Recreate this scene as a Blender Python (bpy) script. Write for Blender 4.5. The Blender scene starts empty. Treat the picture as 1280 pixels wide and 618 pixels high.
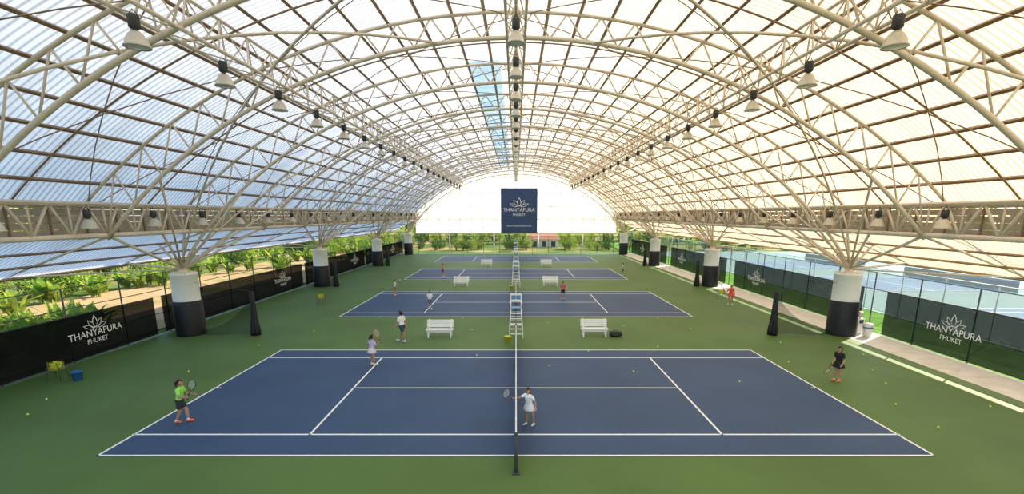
import bpy, math, random
import numpy as np
from mathutils import Vector, Matrix
random.seed(7)
scene = bpy.context.scene
COL = scene.collection

# ------------------------------------------------------------------ materials
def mat_new(name):
    m = bpy.data.materials.new(name); m.use_nodes = True
    nt = m.node_tree; nt.nodes.clear()
    out = nt.nodes.new('ShaderNodeOutputMaterial')
    return m, nt, out

def mat(name, col, rough=0.6, metal=0.0, var=0.12, scale=6.0, bump=0.0, spec=0.4):
    m, nt, out = mat_new(name)
    b = nt.nodes.new('ShaderNodeBsdfPrincipled')
    b.inputs['Roughness'].default_value = rough
    b.inputs['Metallic'].default_value = metal
    b.inputs['Specular IOR Level'].default_value = spec
    tc = nt.nodes.new('ShaderNodeTexCoord')
    n = nt.nodes.new('ShaderNodeTexNoise'); n.inputs['Scale'].default_value = scale
    n.inputs['Detail'].default_value = 4
    nt.links.new(tc.outputs['Object'], n.inputs['Vector'])
    r = nt.nodes.new('ShaderNodeValToRGB')
    r.color_ramp.elements[0].position = 0.3; r.color_ramp.elements[1].position = 0.7
    r.color_ramp.elements[0].color = (*[c*(1-var) for c in col], 1)
    r.color_ramp.elements[1].color = (*[min(1, c*(1+var)) for c in col], 1)
    nt.links.new(n.outputs['Fac'], r.inputs['Fac'])
    nt.links.new(r.outputs['Color'], b.inputs['Base Color'])
    if bump:
        bp = nt.nodes.new('ShaderNodeBump'); bp.inputs['Strength'].default_value = bump
        nt.links.new(n.outputs['Fac'], bp.inputs['Height']); nt.links.new(bp.outputs['Normal'], b.inputs['Normal'])
    nt.links.new(b.outputs['BSDF'], out.inputs['Surface'])
    return m

def mat_screen(name, col, opacity):
    """woven windscreen / net: partly see-through fabric"""
    m, nt, out = mat_new(name)
    d = nt.nodes.new('ShaderNodeBsdfDiffuse')
    tc = nt.nodes.new('ShaderNodeTexCoord')
    n = nt.nodes.new('ShaderNodeTexNoise'); n.inputs['Scale'].default_value = 1.3
    nt.links.new(tc.outputs['Object'], n.inputs['Vector'])
    r = nt.nodes.new('ShaderNodeValToRGB')
    r.color_ramp.elements[0].color = (*[c*0.7 for c in col], 1); r.color_ramp.elements[1].color = (*[c*1.4 for c in col], 1)
    nt.links.new(n.outputs['Fac'], r.inputs['Fac']); nt.links.new(r.outputs['Color'], d.inputs['Color'])
    t = nt.nodes.new('ShaderNodeBsdfTransparent')
    mx = nt.nodes.new('ShaderNodeMixShader'); mx.inputs[0].default_value = opacity
    nt.links.new(t.outputs[0], mx.inputs[1]); nt.links.new(d.outputs[0], mx.inputs[2])
    nt.links.new(mx.outputs[0], out.inputs['Surface'])
    return m

def mat_roof(name, stops, rib=4.0):
    """corrugated translucent sheet; tint drifts across the span (warm sunlight cast painted in towards the right, darkened against the glare)"""
    m, nt, out = mat_new(name)
    tc = nt.nodes.new('ShaderNodeTexCoord')
    w = nt.nodes.new('ShaderNodeTexWave'); w.wave_type = 'BANDS'; w.bands_direction = 'Y'
    w.inputs['Scale'].default_value = rib/ (2*math.pi) * 2.0
    nt.links.new(tc.outputs['Object'], w.inputs['Vector'])
    n = nt.nodes.new('ShaderNodeTexNoise'); n.inputs['Scale'].default_value = 0.35; n.inputs['Detail'].default_value = 5
    mp = nt.nodes.new('ShaderNodeMapping'); mp.inputs['Scale'].default_value = (0.5, 3.0, 0.5)
    nt.links.new(tc.outputs['Object'], mp.inputs['Vector']); nt.links.new(mp.outputs['Vector'], n.inputs['Vector'])
    r1 = nt.nodes.new('ShaderNodeValToRGB')
    r1.color_ramp.elements[0].position = 0.0; r1.color_ramp.elements[1].position = 0.45
    r1.color_ramp.elements[0].color = (0.58, 0.58, 0.58, 1); r1.color_ramp.elements[1].color = (1, 1, 1, 1)
    nt.links.new(w.outputs['Fac'], r1.inputs['Fac'])
    r2 = nt.nodes.new('ShaderNodeValToRGB')
    r2.color_ramp.elements[0].position = 0.3; r2.color_ramp.elements[1].position = 0.7
    r2.color_ramp.elements[0].color = (0.80, 0.80, 0.80, 1); r2.color_ramp.elements[1].color = (1, 1, 1, 1)
    nt.links.new(n.outputs['Fac'], r2.inputs['Fac'])
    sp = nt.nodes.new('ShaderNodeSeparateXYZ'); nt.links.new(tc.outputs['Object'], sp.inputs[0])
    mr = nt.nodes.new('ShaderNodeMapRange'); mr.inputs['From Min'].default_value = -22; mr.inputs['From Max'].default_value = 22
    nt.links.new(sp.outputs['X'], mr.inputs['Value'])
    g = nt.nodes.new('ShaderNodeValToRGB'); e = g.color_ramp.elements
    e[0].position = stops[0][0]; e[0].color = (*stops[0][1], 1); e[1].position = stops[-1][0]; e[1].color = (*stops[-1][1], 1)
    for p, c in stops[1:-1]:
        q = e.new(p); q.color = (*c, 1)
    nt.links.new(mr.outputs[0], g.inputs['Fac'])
    mul = nt.nodes.new('ShaderNodeMixRGB'); mul.blend_type = 'MULTIPLY'; mul.inputs[0].default_value = 1
    nt.links.new(r1.outputs[0], mul.inputs[1]); nt.links.new(r2.outputs[0], mul.inputs[2])
    mul2 = nt.nodes.new('ShaderNodeMixRGB'); mul2.blend_type = 'MULTIPLY'; mul2.inputs[0].default_value = 1
    nt.links.new(mul.outputs[0], mul2.inputs[1]); nt.links.new(g.outputs[0], mul2.inputs[2])
    tr = nt.nodes.new('ShaderNodeBsdfTranslucent'); nt.links.new(mul2.outputs[0], tr.inputs['Color'])
    d = nt.nodes.new('ShaderNodeBsdfDiffuse'); nt.links.new(mul2.outputs[0], d.inputs['Color'])
    mx = nt.nodes.new('ShaderNodeMixShader'); mx.inputs[0].default_value = 0.25
    nt.links.new(tr.outputs[0], mx.inputs[1]); nt.links.new(d.outputs[0], mx.inputs[2])
    nt.links.new(mx.outputs[0], out.inputs['Surface'])
    return m

def mat_leaf(name, c1, c2):
    m, nt, out = mat_new(name)
    g = nt.nodes.new('ShaderNodeNewGeometry')
    r = nt.nodes.new('ShaderNodeValToRGB')
    r.color_ramp.elements[0].color = (*c1, 1); r.color_ramp.elements[1].color = (*c2, 1)
    nt.links.new(g.outputs['Random Per Island'], r.inputs['Fac'])
    d = nt.nodes.new('ShaderNodeBsdfDiffuse'); t = nt.nodes.new('ShaderNodeBsdfTranslucent')
    nt.links.new(r.outputs[0], d.inputs['Color']); nt.links.new(r.outputs[0], t.inputs['Color'])
    mx = nt.nodes.new('ShaderNodeMixShader'); mx.inputs[0].default_value = 0.4
    nt.links.new(d.outputs[0], mx.inputs[1]); nt.links.new(t.outputs[0], mx.inputs[2])
    nt.links.new(mx.outputs[0], out.inputs['Surface'])
    return m

def mat_ground(name, ca, cb, cc, scale):
    m, nt, out = mat_new(name)
    b = nt.nodes.new('ShaderNodeBsdfDiffuse')
    tc = nt.nodes.new('ShaderNodeTexCoord')
    n = nt.nodes.new('ShaderNodeTexNoise'); n.inputs['Scale'].default_value = scale; n.inputs['Detail'].default_value = 8
    nt.links.new(tc.outputs['Object'], n.inputs['Vector'])
    r = nt.nodes.new('ShaderNodeValToRGB')
    e = r.color_ramp.elements
    e[0].position = 0.35; e[0].color = (*ca, 1); e[1].position = 0.65; e[1].color = (*cc, 1)
    x = e.new(0.5); x.color = (*cb, 1)
    nt.links.new(n.outputs['Fac'], r.inputs['Fac']); nt.links.new(r.outputs[0], b.inputs['Color'])
    nt.links.new(b.outputs[0], out.inputs['Surface'])
    return m

M_green = mat('court_green_acrylic', (0.086, 0.162, 0.040), 0.62, var=0.13, scale=0.28, spec=0.25)
M_blue = mat('court_blue_acrylic', (0.036, 0.074, 0.160), 0.6, var=0.09, scale=0.4, spec=0.25)
M_line = mat('line_paint_white', (0.85, 0.86, 0.86), 0.6, var=0.03)
M_steel = mat('painted_steel_cream', (0.76, 0.65, 0.53), 0.45, var=0.06)
M_purlin = mat('purlin_steel_tan', (0.30, 0.19, 0.11), 0.5, var=0.1)
M_roof = mat_roof('roof_translucent_sheet', [(0.0,(0.82,0.79,0.74)),(0.33,(0.80,0.78,0.73)),(0.5,(0.70,0.67,0.58)),(0.68,(0.57,0.50,0.38)),(1.0,(0.48,0.39,0.27))])  # right-hand stops carry the sun's warm cast, dimmed to offset the brighter slope
M_endwall = mat_roof('end_wall_translucent_sheet', [(0.0,(0.88,0.87,0.84)),(1.0,(0.88,0.86,0.80))], 2.0)
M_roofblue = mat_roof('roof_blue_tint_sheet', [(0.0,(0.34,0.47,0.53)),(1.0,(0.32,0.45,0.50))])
M_louver = mat('louver_taupe', (0.44, 0.38, 0.31), 0.6, var=0.15, scale=3)
M_white = mat('white_paint', (0.82, 0.82, 0.80), 0.45, var=0.04)
M_black = mat('black_padding', (0.012, 0.013, 0.018), 0.55, var=0.3)
M_dark = mat('dark_metal', (0.05, 0.055, 0.06), 0.5, var=0.2)
M_postgrey = mat('fence_post_paint', (0.07, 0.08, 0.085), 0.5)
M_screenL = mat_screen('windscreen_black_fabric', (0.010, 0.012, 0.012), 0.96)
M_screenR = mat_screen('windscreen_mesh_fabric', (0.020, 0.030, 0.026), 0.92)
M_chain = mat_screen('chainlink_mesh', (0.06, 0.07, 0.07), 0.28)
M_chainw = mat_screen('chainlink_mesh_light', (0.3, 0.4, 0.42), 0.3)
M_net = mat_screen('tennis_net_cord', (0.01, 0.01, 0.012), 0.8)
M_curtain = mat_screen('divider_net_cord', (0.012, 0.02, 0.02), 0.45)
M_concrete = mat('concrete_paving', (0.70, 0.66, 0.60), 0.8, var=0.12, scale=1.5)
M_navy = mat('banner_navy', (0.040, 0.075, 0.190), 0.7, var=0.1)
M_text = mat('banner_print_white', (0.85, 0.86, 0.88), 0.6, var=0.01)
M_leafA = mat_leaf('leaf_bright', (0.08, 0.22, 0.03), (0.42, 0.48, 0.07))
M_leafB = mat_leaf('leaf_deep', (0.025, 0.08, 0.02), (0.11, 0.21, 0.04))
M_trunk = mat('trunk_bark', (0.16, 0.11, 0.07), 0.9, var=0.3)
M_ground = mat_ground('grass_and_sand', (0.08, 0.16, 0.035), (0.16, 0.20, 0.06), (0.36, 0.27, 0.14), 0.10)
M_sand = mat_ground('sandy_track', (0.50, 0.34, 0.18), (0.44, 0.31, 0.16), (0.24, 0.24, 0.09), 0.22)
M_grass = mat_ground('mown_grass', (0.10, 0.25, 0.05), (0.15, 0.31, 0.06), (0.20, 0.35, 0.08), 0.8)
M_outblue = mat('outdoor_court_blue', (0.13, 0.23, 0.31), 0.8, var=0.08, scale=0.3, spec=0.1)
M_outteal = mat('outdoor_court_surround', (0.16, 0.27, 0.25), 0.8, var=0.08, scale=0.3, spec=0.1)
M_alu = mat('lamp_shade_aluminium', (0.66, 0.60, 0.50), 0.35, metal=0.2, var=0.05)
M_glass = mat('lamp_lens', (0.85, 0.83, 0.75), 0.2, var=0.02)
M_yellow = mat('tennis_ball_felt', (0.62, 0.80, 0.08), 0.9, var=0.05)
M_bluep = mat('blue_plastic', (0.03, 0.16, 0.45), 0.4)
M_lblue = mat('chair_blue_paint', (0.10, 0.30, 0.60), 0.4)
M_yelp = mat('yellow_plastic', (0.75, 0.60, 0.03), 0.4)
M_bag = mat('bag_nylon_black', (0.02, 0.02, 0.022), 0.6)
M_roofor = mat('terracotta_roof', (0.38, 0.17, 0.09), 0.8)
M_string = mat('racket_string', (0.7, 0.7, 0.6), 0.5)

# ------------------------------------------------------------------ mesh builder
class MB:
    def __init__(s): s.v=[]; s.f=[]; s.m=[]; s.mats=[]; s.smooth=[]
    def mi(s, m):
        if m not in s.mats: s.mats.append(m)
        return s.mats.index(m)
    def face(s, idx, m, sm=False): s.f.append(idx); s.m.append(s.mi(m)); s.smooth.append(sm)
    def quad(s, a, b, c, d, m):
        i=len(s.v); s.v += [tuple(a),tuple(b),tuple(c),tuple(d)]; s.face((i,i+1,i+2,i+3), m)
    def poly(s, pts, m):
        i=len(s.v); s.v += [tuple(p) for p in pts]; s.face(tuple(range(i,i+len(pts))), m)
    def box(s, c, sz, m, rot=None):
        i=len(s.v); c=Vector(c); h=Vector(sz)/2
        for x,y,z in ((-1,-1,-1),(1,-1,-1),(1,1,-1),(-1,1,-1),(-1,-1,1),(1,-1,1),(1,1,1),(-1,1,1)):
            p=Vector((x*h.x,y*h.y,z*h.z))
            if rot: p=rot@p
            s.v.append(tuple(c+p))
        for f in ((0,3,2,1),(4,5,6,7),(0,1,5,4),(1,2,6,5),(2,3,7,6),(3,0,4,7)):
            s.face(tuple(i+k for k in f), m)
    def tubes(s, pts, r, m, n=6, cap=True, closed=False):
        pts=[Vector(p) for p in pts]; N=len(pts)
        rr = r if isinstance(r,(list,tuple)) else [r]*N
        base=len(s.v); prev=None
        for k,p in enumerate(pts):
            if closed: d=pts[(k+1)%N]-pts[k-1]
            elif k==0: d=pts[1]-p
            elif k==N-1: d=p-pts[k-1]
            else: d=pts[k+1]-pts[k-1]
            if d.length<1e-9: d=Vector((0,0,1))
            d.normalize()
            ref=Vector((0,0,1)) if abs(d.z)<0.9 else Vector((0,1,0))
            if prev is not None:
                u=prev-d*prev.dot(d)
                u = u.normalized() if u.length>1e-4 else d.cross(ref).normalized()
            else: u=d.cross(ref).normalized()
            prev=u; w=d.cross(u)
            for j in range(n):
                a=2*math.pi*j/n
                s.v.append(tuple(p+(u*math.cos(a)+w*math.sin(a))*rr[k]))
        for k in range(N if closed else N-1):
            k2=(k+1)%N
            for j in range(n):
                j2=(j+1)%n
                s.face((base+k*n+j, base+k*n+j2, base+k2*n+j2, base+k2*n+j), m, n>4)
        if cap and not closed:
            s.face(tuple(base+j for j in range(n))[::-1], m)
            s.face(tuple(base+(N-1)*n+j for j in range(n)), m)
    def tube(s,a,b,r,m,n=6): s.tubes([a,b],r,m,n)
    def lathe(s, prof, c, m, n=20):
        c=Vector(c); base=len(s.v)
        for r,z in prof:
            for j in range(n):
                a=2*math.pi*j/n; s.v.append((c.x+r*math.cos(a), c.y+r*math.sin(a), c.z+z))
        for k in range(len(prof)-1):
            for j in range(n):
                j2=(j+1)%n
                s.face((base+k*n+j, base+k*n+j2, base+(k+1)*n+j2, base+(k+1)*n+j), m, True)
    def capsule(s,a,b,ra,rb,m,n=12,rings=4):
        a=Vector(a); b=Vector(b); d=b-a
        if d.length<1e-6: d=Vector((0,0,1e-5))
        d.normalize(); ref=Vector((0,0,1)) if abs(d.z)<0.9 else Vector((1,0,0))
        u=d.cross(ref).normalized(); w=d.cross(u); base=len(s.v); lev=[]
        for k in range(1,rings+1):
            t=-math.pi/2+ (math.pi/2)*k/rings; lev.append((a,ra,t))
        for k in range(0,rings):
            t=(math.pi/2)*k/rings; lev.append((b,rb,t))
        s.v.append(tuple(a-d*ra))
        for c,r,t in lev:
            for j in range(n):
                an=2*math.pi*j/n
                s.v.append(tuple(c+d*r*math.sin(t)+(u*math.cos(an)+w*math.sin(an))*r*math.cos(t)))
        s.v.append(tuple(b+d*rb)); last=len(s.v)-1; L=len(lev)
        for j in range(n):
            j2=(j+1)%n
            s.face((base, base+1+j2, base+1+j), m, True)
            for k in range(L-1):
                s.face((base+1+k*n+j, base+1+k*n+j2, base+1+(k+1)*n+j2, base+1+(k+1)*n+j), m, True)
            s.face((base+1+(L-1)*n+j, base+1+(L-1)*n+j2, last), m, True)
    def mesh(s, name):
        me=bpy.data.meshes.new(name); me.from_pydata(s.v,[],s.f)
        for m in s.mats: me.materials.append(m)
        me.polygons.foreach_set('material_index', s.m)
        me.polygons.foreach_set('use_smooth', s.smooth)
        me.update(); return me
    def obj(s, name, loc=(0,0,0), rot=(0,0,0), parent=None):
        o=bpy.data.objects.new(name, s.mesh(name)); COL.objects.link(o)
        o.location=loc; o.rotation_euler=rot
        if parent: o.parent=parent
        return o
def inst(name, me, loc, rz=0, sc=1.0):
    o=bpy.data.objects.new(name, me); COL.objects.link(o); o.location=loc; o.rotation_euler=(0,0,rz)
    o.scale=(sc,)*3 if not isinstance(sc,tuple) else sc
    return o

# ------------------------------------------------------------------ layout numbers (metres)
CY0=12.48; PITCH=19.05; CW=10.97; HL=11.885
PIL_Y=[7.75+PITCH*k for k in range(0,5)]       # pillar rows
PX=18.6; PTOP=3.72
Y_A=-11.3; Y_B=88.0                            # building ends
def zlow(x): return -9.56+math.sqrt(max(0,22.96**2-x*x))
def zupp(x): return -11.5+math.sqrt(max(0,25.8**2-x*x))
def zclad(x): return -11.3+math.sqrt(max(0,25.8**2-x*x))

# ------------------------------------------------------------------ ground
g=MB(); g.quad((-400,-200,-0.12),(400,-200,-0.12),(400,500,-0.12),(-400,500,-0.12),M_ground); g.obj('ground')
g=MB(); g.box((-29.0,45,-0.07),(15,170,0.06),M_sand); g.obj('sandy_track')
g=MB(); g.box((23.1,40,-0.05),(4.6,160,0.10),M_grass); g.obj('grass_strip')
f=MB(); f.box((-1.05,(Y_A+Y_B)/2,-0.1),(39.1,Y_B-Y_A,0.2),M_green); f.obj('floor')
f=MB()
for k in range(26):
    y0=Y_A+k*3.82
    f.box((19.63,y0+1.9,-0.1),(2.22,3.79,0.2),M_concrete)
f.obj('concrete_walkway')

# ------------------------------------------------------------------ courts
for k in range(4):
    y0=CY0+PITCH*k; y1=y0+CW; c=MB()
    c.box((0,(y0+y1)/2,0.004),(2*HL,CW,0.008),M_blue)
    zt=0.0105; lw=0.07
    def ln(xa,ya,xb,yb):
        c.box(((xa+xb)/2,(ya+yb)/2,zt),(abs(xb-xa)+lw,abs(yb-ya)+lw,0.006),M_line)
    w=lw/2
    ln(-HL+w,y0+w,HL-w,y0+w); ln(-HL+w,y1-w,HL-w,y1-w)
    ln(-HL+w,y0+w,-HL+w,y1-w); ln(HL-w,y0+w,HL-w,y1-w)
    ln(-HL,y0+1.37,HL,y0+1.37); ln(-HL,y1-1.37,HL,y1-1.37)
    ln(-6.4,y0+1.37,-6.4,y1-1.37); ln(6.4,y0+1.37,6.4,y1-1.37)
    ym=(y0+y1)/2; ln(-6.4,ym,6.4,ym); ln(-HL,ym,-HL+0.2,ym); ln(HL-0.2,ym,HL,ym)
    c.obj('tennis_court')
    # net
    n=MB(); ya=y0-0.914; yb=y1+0.914
    def nz(y): return 0.914+0.156*abs(y-ym)/(yb-ym)
    S=12
    for i in range(S):
        a=ya+(yb-ya)*i/S; b=ya+(yb-ya)*(i+1)/S
        n.quad((0,a,0.03),(0,b,0.03),(0,b,nz(b)),(0,a,nz(a)),M_net)
        n.tubes([(0,a,nz(a)),(0,b,nz(b))],0.022,M_line,6)
    for y in (ya,yb):
        n.tube((0,y,0),(0,y,1.10),0.045,M_dark,10); n.capsule((0,y,1.10),(0,y,1.12),0.05,0.05,M_dark)
        n.box((0,y,0.015),(0.2,0.2,0.03),M_dark)
    n.tube((0,ym,0),(0,ym,0.914),0.02,M_line)
    n.obj('tennis_net')

# ------------------------------------------------------------------ pillars
for sx in (-1,1):
    for y in PIL_Y:
        p=MB()
        p.lathe([(0.0,0),(0.73,0),(0.74,0.05),(0.74,1.93),(0.72,1.97),(0.0,1.97)],(0,0,0),M_black,32)
        p.lathe([(0.67,1.95),(0.67,3.40),(0.69,3.42),(0.69,3.50),(0.0,3.50)],(0,0,0),M_white,32)
        p.box((0,0,3.54),(0.9,0.9,0.08),M_steel)
        p.lathe([(0.25,3.55),(0.22,3.75),(0,3.75)],(0,0,0),M_steel,16)
        p.obj('pillar',(sx*PX,y,0))

# ------------------------------------------------------------------ arches
def arch_mesh(main):
    a=MB(); xe = PX if main else 17.15
    N=30
    lo=[xe*t/N for t in range(-N,N+1)]
    plo=[(x,0,zlow(x) if abs(x)<18.4 else PTOP-0.05) for x in lo]
    a.tubes(plo,0.085,M_steel,8)
    xs=[18.0*t/N for t in range(-N,N+1)]
    a.tubes([(x,0,zupp(x)) for x in xs],0.068,M_steel,8)
    n=13
    for i in range(-n,n):
        x0=17.1*i/n; x1=17.1*(i+1)/n; xm=(x0+x1)/2
        a.tube((x0,0,zlow(x0)),(xm,0,zupp(xm)),0.036,M_steel,5)
        a.tube((xm,0,zupp(xm)),(x1,0,zlow(x1)),0.036,M_steel,5)
    for s in (-1,1):
        a.tube((s*17.15,0,zlow(17.15)),(s*18,0,zupp(18)),0.05,M_steel)
        a.tube((s*18,0,7.0),(s*21.8,0,4.12),0.06,M_steel)
        a.tube((s*17.1,0,5.8),(s*21.8,0,4.08),0.05,M_steel)
        a.tube((s*17.1,0,5.8),(s*19.9,0,5.55),0.04,M_steel)
        if main:
            a.tube((s*PX,0,3.7),(s*21.8,0,4.08),0.06,M_steel)
            a.tube((s*PX,0,3.7),(s*20.0,0,5.4),0.06,M_steel)
            a.tube((s*PX,0,3.7),(s*18.0,0,6.9),0.07,M_steel)
            a.tube((s*PX,0,3.7),(s*14.5,0,zlow(14.5)),0.055,M_steel)
    return a.mesh('roof_arch_truss')
A_main=arch_mesh(True); A_int=arch_mesh(False)
ARCH_Y=[]
y=PIL_Y[0]-2*PITCH/3; k=-2
while y<Y_B-0.5:
    ARCH_Y.append(y)
    inst('roof_arch_truss', A_main if k%3==0 else A_int, (0,y,0)); y+=PITCH/3; k+=1

# fan struts of each pillar
t=MB()
for s in (-1,1):
    for y in PIL_Y:
        for dy,zz,xx in ((3.175,5.85,17.15),(-3.175,5.85,17.15),(6.35,5.85,17.15),(-6.35,5.85,17.15)):
            t.tube((s*PX,y,3.72),(s*xx,y+dy,zz),0.065,M_steel)
        for dy in (6.35,-6.35):
            t.tube((s*PX,y,3.72),(s*14.6,y+dy,zlow(14.6)),0.05,M_steel)
            t.tube((s*PX,y,3.72),(s*21.8,y+dy,4.05),0.04,M_steel)
            pts=[]
            for q in range(0,15):
                u=q/14; x=PX*(1-u)+ 3.0*u
                pts.append((s*x, y+dy*2.0*u, zlow(min(x,18.5))+ (0.25*math.sin(math.pi*u))))
            t.tubes(pts,0.05,M_steel,6)
t.obj('pillar_fan_struts')

# longitudinal edge trusses
for s in (-1,1):
    t=MB(); X=s*17.15
    t.tube((X,Y_A,5.85),(X,Y_B,5.85),0.10,M_steel,8); t.tube((X,Y_A,7.1),(X,Y_B,7.1),0.10,M_steel,8)
    st=PITCH/12; yy=Y_A; i=0
    while yy+st<Y_B:
        t.tube((X,yy,5.85),(X,yy+st/2,7.1),0.055,M_steel,5); t.tube((X,yy+st/2,7.1),(X,yy+st,5.85),0.055,M_steel,5)
        t.tube((X,yy,5.85),(X,yy,7.1),0.04,M_steel,5)
        t.tube((X,yy+st/2,7.1),(s*17.9,yy+st/2,7.15),0.03,M_steel,5)
        yy+=st
    t.obj('edge_truss')
# longitudinal roof trusses carrying lamps
for X in (-9.2,0,9.2):
    t=MB(); zl=zlow(X)+0.02; zu=zupp(X)
    for dx in (-0.35,0.35):
        t.tube((X+dx,Y_A,zl),(X+dx,Y_B,zl),0.055,M_steel)
    t.tube((X,Y_A,zu),(X,Y_B,zu),0.05,M_steel)
    st=PITCH/12; yy=Y_A; i=0
    while yy+st<Y_B:
        for dx in (-0.35,0.35):
            t.tube((X+dx,yy,zl),(X,yy+st/2,zu),0.028,M_steel,4); t.tube((X,yy+st/2,zu),(X+dx,yy+st,zl),0.028,M_steel,4)
        t.tube((X-0.35,yy,zl),(X+0.35,yy+st,zl),0.022,M_steel,4)
        yy+=st
    t.obj('roof_lamp_truss')
# purlins
t=MB()
th=math.asin(18/25.8); NP=16
for i in range(-NP,NP+1):
    a=th*i/NP; x=25.8*math.sin(a); z=-11.3+25.8*math.cos(a)-0.10
    t.tube((x,Y_A,z),(x,Y_B,z),0.070,M_purlin,4)
for s in (-1,1):
    for u in (0.02,0.35,0.68,0.98):
        t.tube((s*(17.9+3.9*u),Y_A,5.9-1.9*u-0.08),(s*(17.9+3.9*u),Y_B,5.9-1.9*u-0.08),0.055,M_purlin,4)
t.obj('roof_purlins')
# secondary rafters + cross bracing
t=MB()
for j,y in enumerate(ARCH_Y[:-1]):
    ym=y+PITCH/6
    t.tubes([(25.55*math.sin(th*i/24),ym,-11.3+25.55*math.cos(th*i/24)) for i in range(-24,25)],0.036,M_purlin,5)
    for seg in ((-1.0,-0.5),(-0.5,0),(0,0.5),(0.5,1.0)):
        for fl in (0,1):
            pts=[]
            for q in range(7):
                u=q/6; a=th*(seg[0]+(seg[1]-seg[0])*u); yv=y+(PITCH/3)*(u if fl==0 else 1-u)
                pts.append((25.45*math.sin(a),yv,-11.3+25.45*math.cos(a)))
            t.tubes(pts,0.020,M_purlin,4)
t.obj('roof_bracing')

# ------------------------------------------------------------------ roof cladding
r=MB(); NT=48; NYs=52
for i in range(NT):
    a0=-th+2*th*i/NT; a1=-th+2*th*(i+1)/NT
    for j in range(NYs):
        ya=Y_A+(Y_B-Y_A)*j/NYs; yb=Y_A+(Y_B-Y_A)*(j+1)/NYs
        P=lambda a,y:(25.8*math.sin(a),y,-11.3+25.8*math.cos(a))
        xm=25.8*math.sin((a0+a1)/2)
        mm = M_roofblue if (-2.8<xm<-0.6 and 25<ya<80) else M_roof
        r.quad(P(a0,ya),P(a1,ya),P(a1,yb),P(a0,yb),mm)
for s in (-1,1):
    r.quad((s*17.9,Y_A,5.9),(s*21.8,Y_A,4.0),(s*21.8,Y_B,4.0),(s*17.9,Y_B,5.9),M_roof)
r.obj('ceiling')
for s,nm in ((-1,'left'),(1,'right')):
    l=MB()
    for i in range(5):
        z=5.98+0.27*i
        l.box((s*(17.98),(Y_A+Y_B)/2,z),(0.03,Y_B-Y_A,0.25),M_louver)
    yy=Y_A
    while yy<Y_B: l.box((s*17.94,yy,6.55),(0.06,0.06,1.3),M_purlin); yy+=PITCH/12
    l.obj('wall_'+nm)
    e=MB(); e.box((s*21.85,(Y_A+Y_B)/2,3.98),(0.12,Y_B-Y_A,0.16),M_steel); e.obj('trim_'+('1' if s<0 else '2'))

# ------------------------------------------------------------------ end wall
w=MB(); NB=36; ybk=Y_B+0.05
for i in range(NB):
    x0=-18+i; x1=x0+1
    w.quad((x0,ybk,3.6),(x1,ybk,3.6),(x1,ybk,zclad(x1)-0.02),(x0,ybk,zclad(x0)-0.02),M_endwall)
for x in range(-18,19,2):
    w.tube((x,ybk-0.1,3.6),(x,ybk-0.1,zclad(x)-0.15),0.05,M_steel,4)
for z in (3.6,5.9,8.2,10.5):
    xx=18.0 if z<7 else math.sqrt(25.8**2-(z+11.3)**2)-0.1
    w.tube((-xx,ybk-0.12,z),(xx,ybk-0.12,z),0.06,M_steel,4)
w.box((0,ybk-0.15,3.5),(37,0.2,0.25),M_steel)
w.obj('wall_back')
for x in (-12,-4,4,12):
    c=MB(); c.tube((0,0,0),(0,0,3.5),0.12,M_white,12); c.box((0,0,0.02),(0.4,0.4,0.04),M_steel); c.obj('end_wall_post',(x,Y_B-0.2,0))

# ------------------------------------------------------------------ signs
def lotus(mb, cx, cy, S, m, th_=0.055):
    def petal(ang, L, W, bx=0.0, by=0.0):
        out=[]
        for k in range(21):
            t=k/20; w=W*math.sin(math.pi*min(1,t**0.85))
            out.append((w,t*L))
        pts=[( a,b) for a,b in out]+[(-a,b) for a,b in out[::-1][1:-1]]
        c=(0,L*0.48)
        ins=[(c[0]+(a-c[0])*0.70,c[1]+(b-c[1])*0.82) for a,b in pts]
        ca,sa=math.cos(ang),math.sin(ang)
        R=lambda p:(cx+S*(bx+p[0]*ca+p[1]*sa), cy+S*(by-p[0]*sa+p[1]*ca),0)
        n=len(pts)
        for k in range(n):
            k2=(k+1)%n
            mb.quad(R(pts[k]),R(pts[k2]),R(ins[k2]),R(ins[k]),m)
    petal(0,0.95,0.22); petal(math.radians(38),0.85,0.17,0.08); petal(math.radians(-38),0.85,0.17,-0.08)
    petal(math.radians(72),0.95,0.15,0.12); petal(math.radians(-72),0.95,0.15,-0.12)
def text_obj(name, body, width, pos2, parent, m, off=0.012):
    cu=bpy.data.curves.new(name,'FONT'); cu.body=body; cu.align_x='CENTER'; cu.align_y='CENTER'
    cu.size=1; cu.extrude=0.0
    cu.materials.append(m)
    o=bpy.data.objects.new(name,cu); COL.objects.link(o)
    bpy.context.view_layer.update()
    k=width/max(0.01,o.dimensions.x)
    o.scale=(k,k,k); o.parent=parent; o.location=(pos2[0],pos2[1],off)
    return o
def sign_matrix(kind, pos):
    if kind=='L': X,Y,Z=Vector((0,1,0)),Vector((0,0,1)),Vector((1,0,0))
    elif kind=='R': X,Y,Z=Vector((0,-1,0)),Vector((0,0,1)),Vector((-1,0,0))
    else: X,Y,Z=Vector((1,0,0)),Vector((0,0,1)),Vector((0,-1,0))
    M=Matrix((X,Y,Z)).transposed().to_4x4(); M.translation=Vector(pos); return M
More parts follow.
